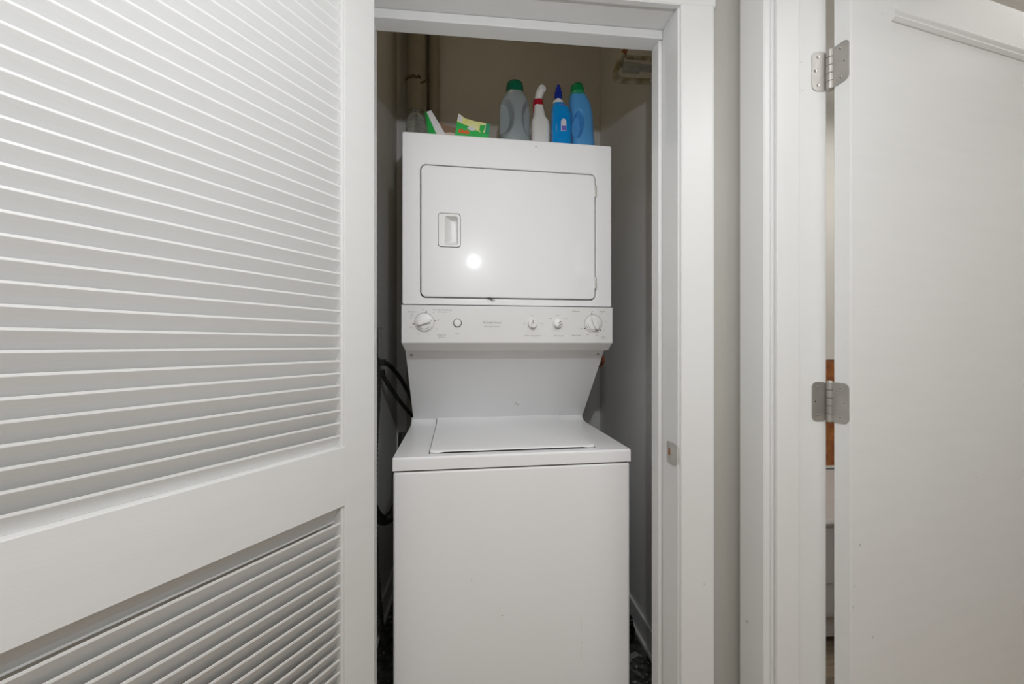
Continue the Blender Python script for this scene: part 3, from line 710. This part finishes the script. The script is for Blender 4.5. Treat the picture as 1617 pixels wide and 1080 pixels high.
bm = bmesh.new(); bx(bm, .628 - .689, -.001, -.006, .010, .040, .060); obj('valve_stem', bm, 'box_grey', VP, bevel=.002)
bm = bmesh.new(); lathe(bm, [(.004, -.006), (.009, -.004), (.009, .004), (.004, .006)], (-.018, -.012, -.003), 'y', 12); obj('plug', bm, 'white', VP, smooth=True)

CO = empty('power_outlet', (-.399, 1.660, 1.10), label='small outlet box and grey conduit on the left closet wall', cat='outlet')
bm = bmesh.new(); lathe(bm, [(.0065, .045), (.0065, .160), (.0085, .161), (.0085, .168)], (.018, .004, 0), 'z', 14); obj('conduit', bm, 'greycond', CO, smooth=True)
box('outlet_box', 0, .012, -.035, .035, -.05, .045, 'greycond', CO, bevel=.002)
def plug(dz):
    bm = bmesh.new(); bx(bm, .016, .032, -.012, .012, dz - .012, dz + .012); return bm
cords = [('upper', [(-.372, 1.668, 1.124), (-.360, 1.683, 1.122), (-.346, 1.721, 1.102), (-.322, 1.759, 1.062), (-.301, 1.797, 1.011), (-.275, 1.84, .94), (-.25, 1.87, .84)], .0095, .026, 'thick black cord arching from the outlet to behind the dryer'),
         ('lower', [(-.374, 1.664, 1.082), (-.350, 1.701, 1.024), (-.308, 1.758, .941), (-.263, 1.834, .855), (-.22, 1.86, .76)], .0085, -.018, 'straight black cord running down below the arching cord')]
WMI = WM.inverted()
for nm, pts, r, dz, lab in cords:
    bm = bmesh.new(); tube(bm, pts, r, 12)
    b2 = bmesh.new(); bx(b2, -.0095, .012, -.013, .013, -.012, .014); xform(b2, Matrix.Translation(pts[0])); merge(bm, b2)
    xform(bm, WMI); obj('power_cord', bm, 'rubber', WD, smooth=True, label=lab)
bm = bmesh.new(); hp = [(-.374, 1.610, 1.10), (-.375, 1.612, 1.04), (-.377, 1.608, .96), (-.382, 1.60, .84), (-.383, 1.58, .6), (-.37, 1.56, .35), (-.36, 1.6, .1), (-.35, 1.62, .012)]
tube(bm, hp, .010, 12, rf=lambda i: .0095 + (.0022 if i % 2 else 0), n=26)
obj('corrugated_hose', bm, 'hose', None, label='dark ribbed hose hanging down the left closet wall', cat='hose')
bm = bmesh.new(); tube(bm, [(-.372, 1.45, .90), (-.376, 1.48, .70), (-.368, 1.505, .595), (-.335, 1.53, .540), (-.298, 1.555, .568), (-.279, 1.58, .66), (-.277, 1.61, .85)], .019, 16)
obj('drain_hose', bm, 'rubber', None, smooth=True, label='thick black hose looping in a U beside the washer', cat='hose')
bm = bmesh.new(); tube(bm, [(.563, 1.70, 1.145), (.563, 1.69, 1.130), (.566, 1.72, 1.110), (.57, 1.8, 1.10), (.57, 2.12, 1.10)], .008, 12)
obj('copper_stub', bm, 'copper', None, smooth=True, label='short copper pipe stub right of the shield panel', cat='pipe')
# dark bag and litter on the closet floor
bm = bmesh.new(); bmesh.ops.create_icosphere(bm, subdivisions=4, radius=1)
from mathutils import noise as N
for v in bm.verts:
    d = 1 + .35 * N.noise(v.co * 2.2) + .12 * N.noise(v.co * 7)
    v.co = Vector((v.co.x * .030 * d, v.co.y * .07 * d, max(-.0, .055 + v.co.z * .062 * d)))
o = obj('plastic_bag', bm, 'bag', None, smooth=True, angle=60, label='crumpled glossy black bag between washer and right closet wall', cat='bag'); o.location = (.615, 1.58, 0)
def rock(bm, x, y, s, mi=0):
    b = bmesh.new(); bmesh.ops.create_icosphere(b, subdivisions=1, radius=1)
    a = random.uniform(0, 6.28)
    for v in b.verts:
        d = 1 + .4 * N.noise(v.co * 1.7 + Vector((x * 90, y * 90, 0))); q = v.co * d
        v.co = Vector((x + s * (q.x * math.cos(a) - q.y * .6 * math.sin(a)), y + s * (q.x * math.sin(a) + q.y * .6 * math.cos(a)), max(0, s * .3 + q.z * s * .45)))
    merge(bm, b, mi)
bm = bmesh.new()
for k in range(150): rock(bm, random.uniform(.49, .66), random.uniform(1.10, 1.50), random.uniform(.004, .013), random.choice([0, 0, 1]))
for k in range(70): rock(bm, random.uniform(-.375, -.245), random.uniform(1.10, 1.9), random.uniform(.004, .011), random.choice([0, 0, 0, 1]))
obj('floor_litter', bm, ['debris', 'debris2'], None, label='loose grey dirt and lint on the closet floor', cat='litter', kind='stuff')
bm = bmesh.new(); bx(bm, -.022, .022, -.010, .010, 0, .010)
o = obj('paper_scrap', bm, 'debris2', None, bevel=.003, label='small pale scrap in front of the black bag', cat='scrap'); o.location = (.610, 1.475, .0); o.rotation_euler = (0, 0, .4)

# ================================================================== side room seen through the door gap
TS = empty('stone_panel', (1.9, 1.884, 0.56), label='rust brown stone slab panel on the far side room wall', cat='wall panel')
box('slab', -.9, .7, 0, .012, .015, .560, 'granite', TS)
box('upper_rim', -.9, .7, -.006, .012, .560, .574, 'bath', TS, bevel=.002, label='pale rim along the top')
box('lower_rim', -.9, .7, -.006, .012, .002, .015, 'bath', TS, bevel=.002, label='pale rim along the bottom')
TB = empty('bathtub', (1.9, 1.5, 0), label='white bathtub below the brown stone panel', cat='bathtub')
bm = bmesh.new()
prism(bm, [(-.14, .52), (-.15, .535), (-.14, .548), (.395, .555), (.395, .50), (.33, .50), (.24, .2), (-.02, .2), (-.08, .50), (-.10, .51)], 'x', -.95, .7)
obj('rim', bm, 'tubm', TB, bevel=.004)
bm = bmesh.new()
prism(bm, [(-.125, .53), (-.125, .30), (-.118, .296), (-.118, .19), (-.112, .165), (-.085, .14), (-.065, .10), (-.062, .05), (-.03, .05), (-.03, .53)], 'x', -.95, .7)
obj('apron', bm, 'tubm', TB, smooth=True, angle=25)
box('bath_mat', 1.0, 1.75, .98, 1.30, .0005, .018, 'taupe', None, bevel=.006, label='taupe mat on the side room floor in front of the tub', cat='rug')
CL = empty('ceiling_light', (1.627, 1.591, 2.44), label='round glowing dome light on the side room ceiling', cat='ceiling light')
bm = bmesh.new(); lathe(bm, [(.130, 0), (.134, -.004), (.132, -.008), (.122, -.010)], seg=48); obj('ring', bm, 'nickel', CL, smooth=True, angle=30)
bm = bmesh.new(); lathe(bm, [(.122, -.008), (.114, -.018), (.09, -.028), (.05, -.034), (.001, -.036)], seg=48); obj('shade', bm, 'glow', CL, smooth=True, angle=60)
VL = empty('wall_lamp', (.816, -.66, 1.91), label='wall lamp with two glowing globes inside the side room, outside the view', cat='wall lamp')
box('back_plate', 0, .02, -.04, .04, -.14, .14, 'nickel', VL, bevel=.003)
for z, yy in ((.065, 0), (-.07, .03)):
    bm = bmesh.new(); tube(bm, [(.02, yy, z), (.10, yy, z), (.15, yy, z)], .008, 10); obj('arm', bm, 'nickel', VL, smooth=True)
    bm = bmesh.new(); bmesh.ops.create_uvsphere(bm, u_segments=24, v_segments=14, radius=.045); xform(bm, Matrix.Translation((.19, yy, z))); obj('globe', bm, 'bulb', VL, smooth=True)

# unseen bulb added on the closet ceiling to warm and fill its shaded top
CB = empty('closet_fill_bulb', (.06, 1.36, H), label='added warm fill bulb, out of view, in a porcelain socket on the closet ceiling', cat='light bulb')
bm = bmesh.new(); lathe(bm, [(.055, 0), (.055, -.02), (.03, -.035), (.022, -.05)], seg=28); obj('socket', bm, 'white', CB, smooth=True, angle=30)
bm = bmesh.new(); lathe(bm, [(.013, -.05), (.018, -.07), (.029, -.095), (.030, -.11), (.022, -.13), (.001, -.138)], seg=24); obj('bulb', bm, 'fill_bulb', CB, smooth=True)

# ================================================================== small chips, marks and stains
def chip(parent, p, axis, size, m='box_grey', name='paint_chip', long=1.0):
    bm = bmesh.new(); n = 9; ring = []
    for k in range(n):
        a = 2 * math.pi * k / n; q = size * random.uniform(.6, 1.15)
        ring.append((q * math.cos(a), q * math.sin(a) * long))
    if axis == 'y': prism(bm, [(p[0] + a, p[2] + b) for a, b in ring], 'y', p[1] - .0004, p[1] + .0003)
    else: prism(bm, [(p[1] + a, p[2] + b) for a, b in ring], 'x', p[0] - .0004, p[0] + .0003)
    return obj(name, bm, m, parent)
for s_, z_, q_, l_ in [(.0281, .755, .0022, 1.8), (.0100, .6655, .0025, 1.0), (.0080, .6192, .0022, 1.6), (.0671, .542, .0019, 1.5), (.097, 1.9485, .0016, 1), (.107, 1.8874, .0012, 1)]:
    chip(D2, (s_, 0, z_), 'y', q_, long=l_)
chip(D2, (.4277, .0012, .8682), 'y', .0014)
chip(tr, (.572, .9408, .6024), 'y', .0021); chip(t3, (.665, .9117, .5218), 'x', .0038, long=1.2)
for x_, z_, q_ in [(.7524, 1.851, .0018), (.757, 1.786, .0016)]: chip(t4, (x_, .8505, z_), 'y', q_)
M['dripmark'] = mat('faint_drip_mark', (0.74, 0.68, 0.60), 0.5)
M['rustmark'] = mat('faint_rust_mark', (0.55, 0.38, 0.22), 0.6)
chip(WD, (.3015, .003, .4286), 'y', .0030, 'rustmark', 'rust_mark', .5); chip(WD, (.2154, .003, .5346), 'y', .0012, 'gap', 'rust_mark', 1.6)
for k in range(2): chip(WD, (.5343, .003, .375 - .080 * k), 'y', .0006, 'dripmark', 'rust_mark', 38)
chip(WD, (.535, .003, .33), 'y', .0010, 'rustmark', 'rust_mark', 2)
chip(WD, (.045, .10, .888), 'y', .0001) if False else None
for o_ in bpy.data.objects:
    if o_.name.startswith('rust_mark'): o_['label'] = 'small rusty mark on the washer front'
    if o_.name.startswith('paint_chip'): o_['label'] = 'small dark paint chip'
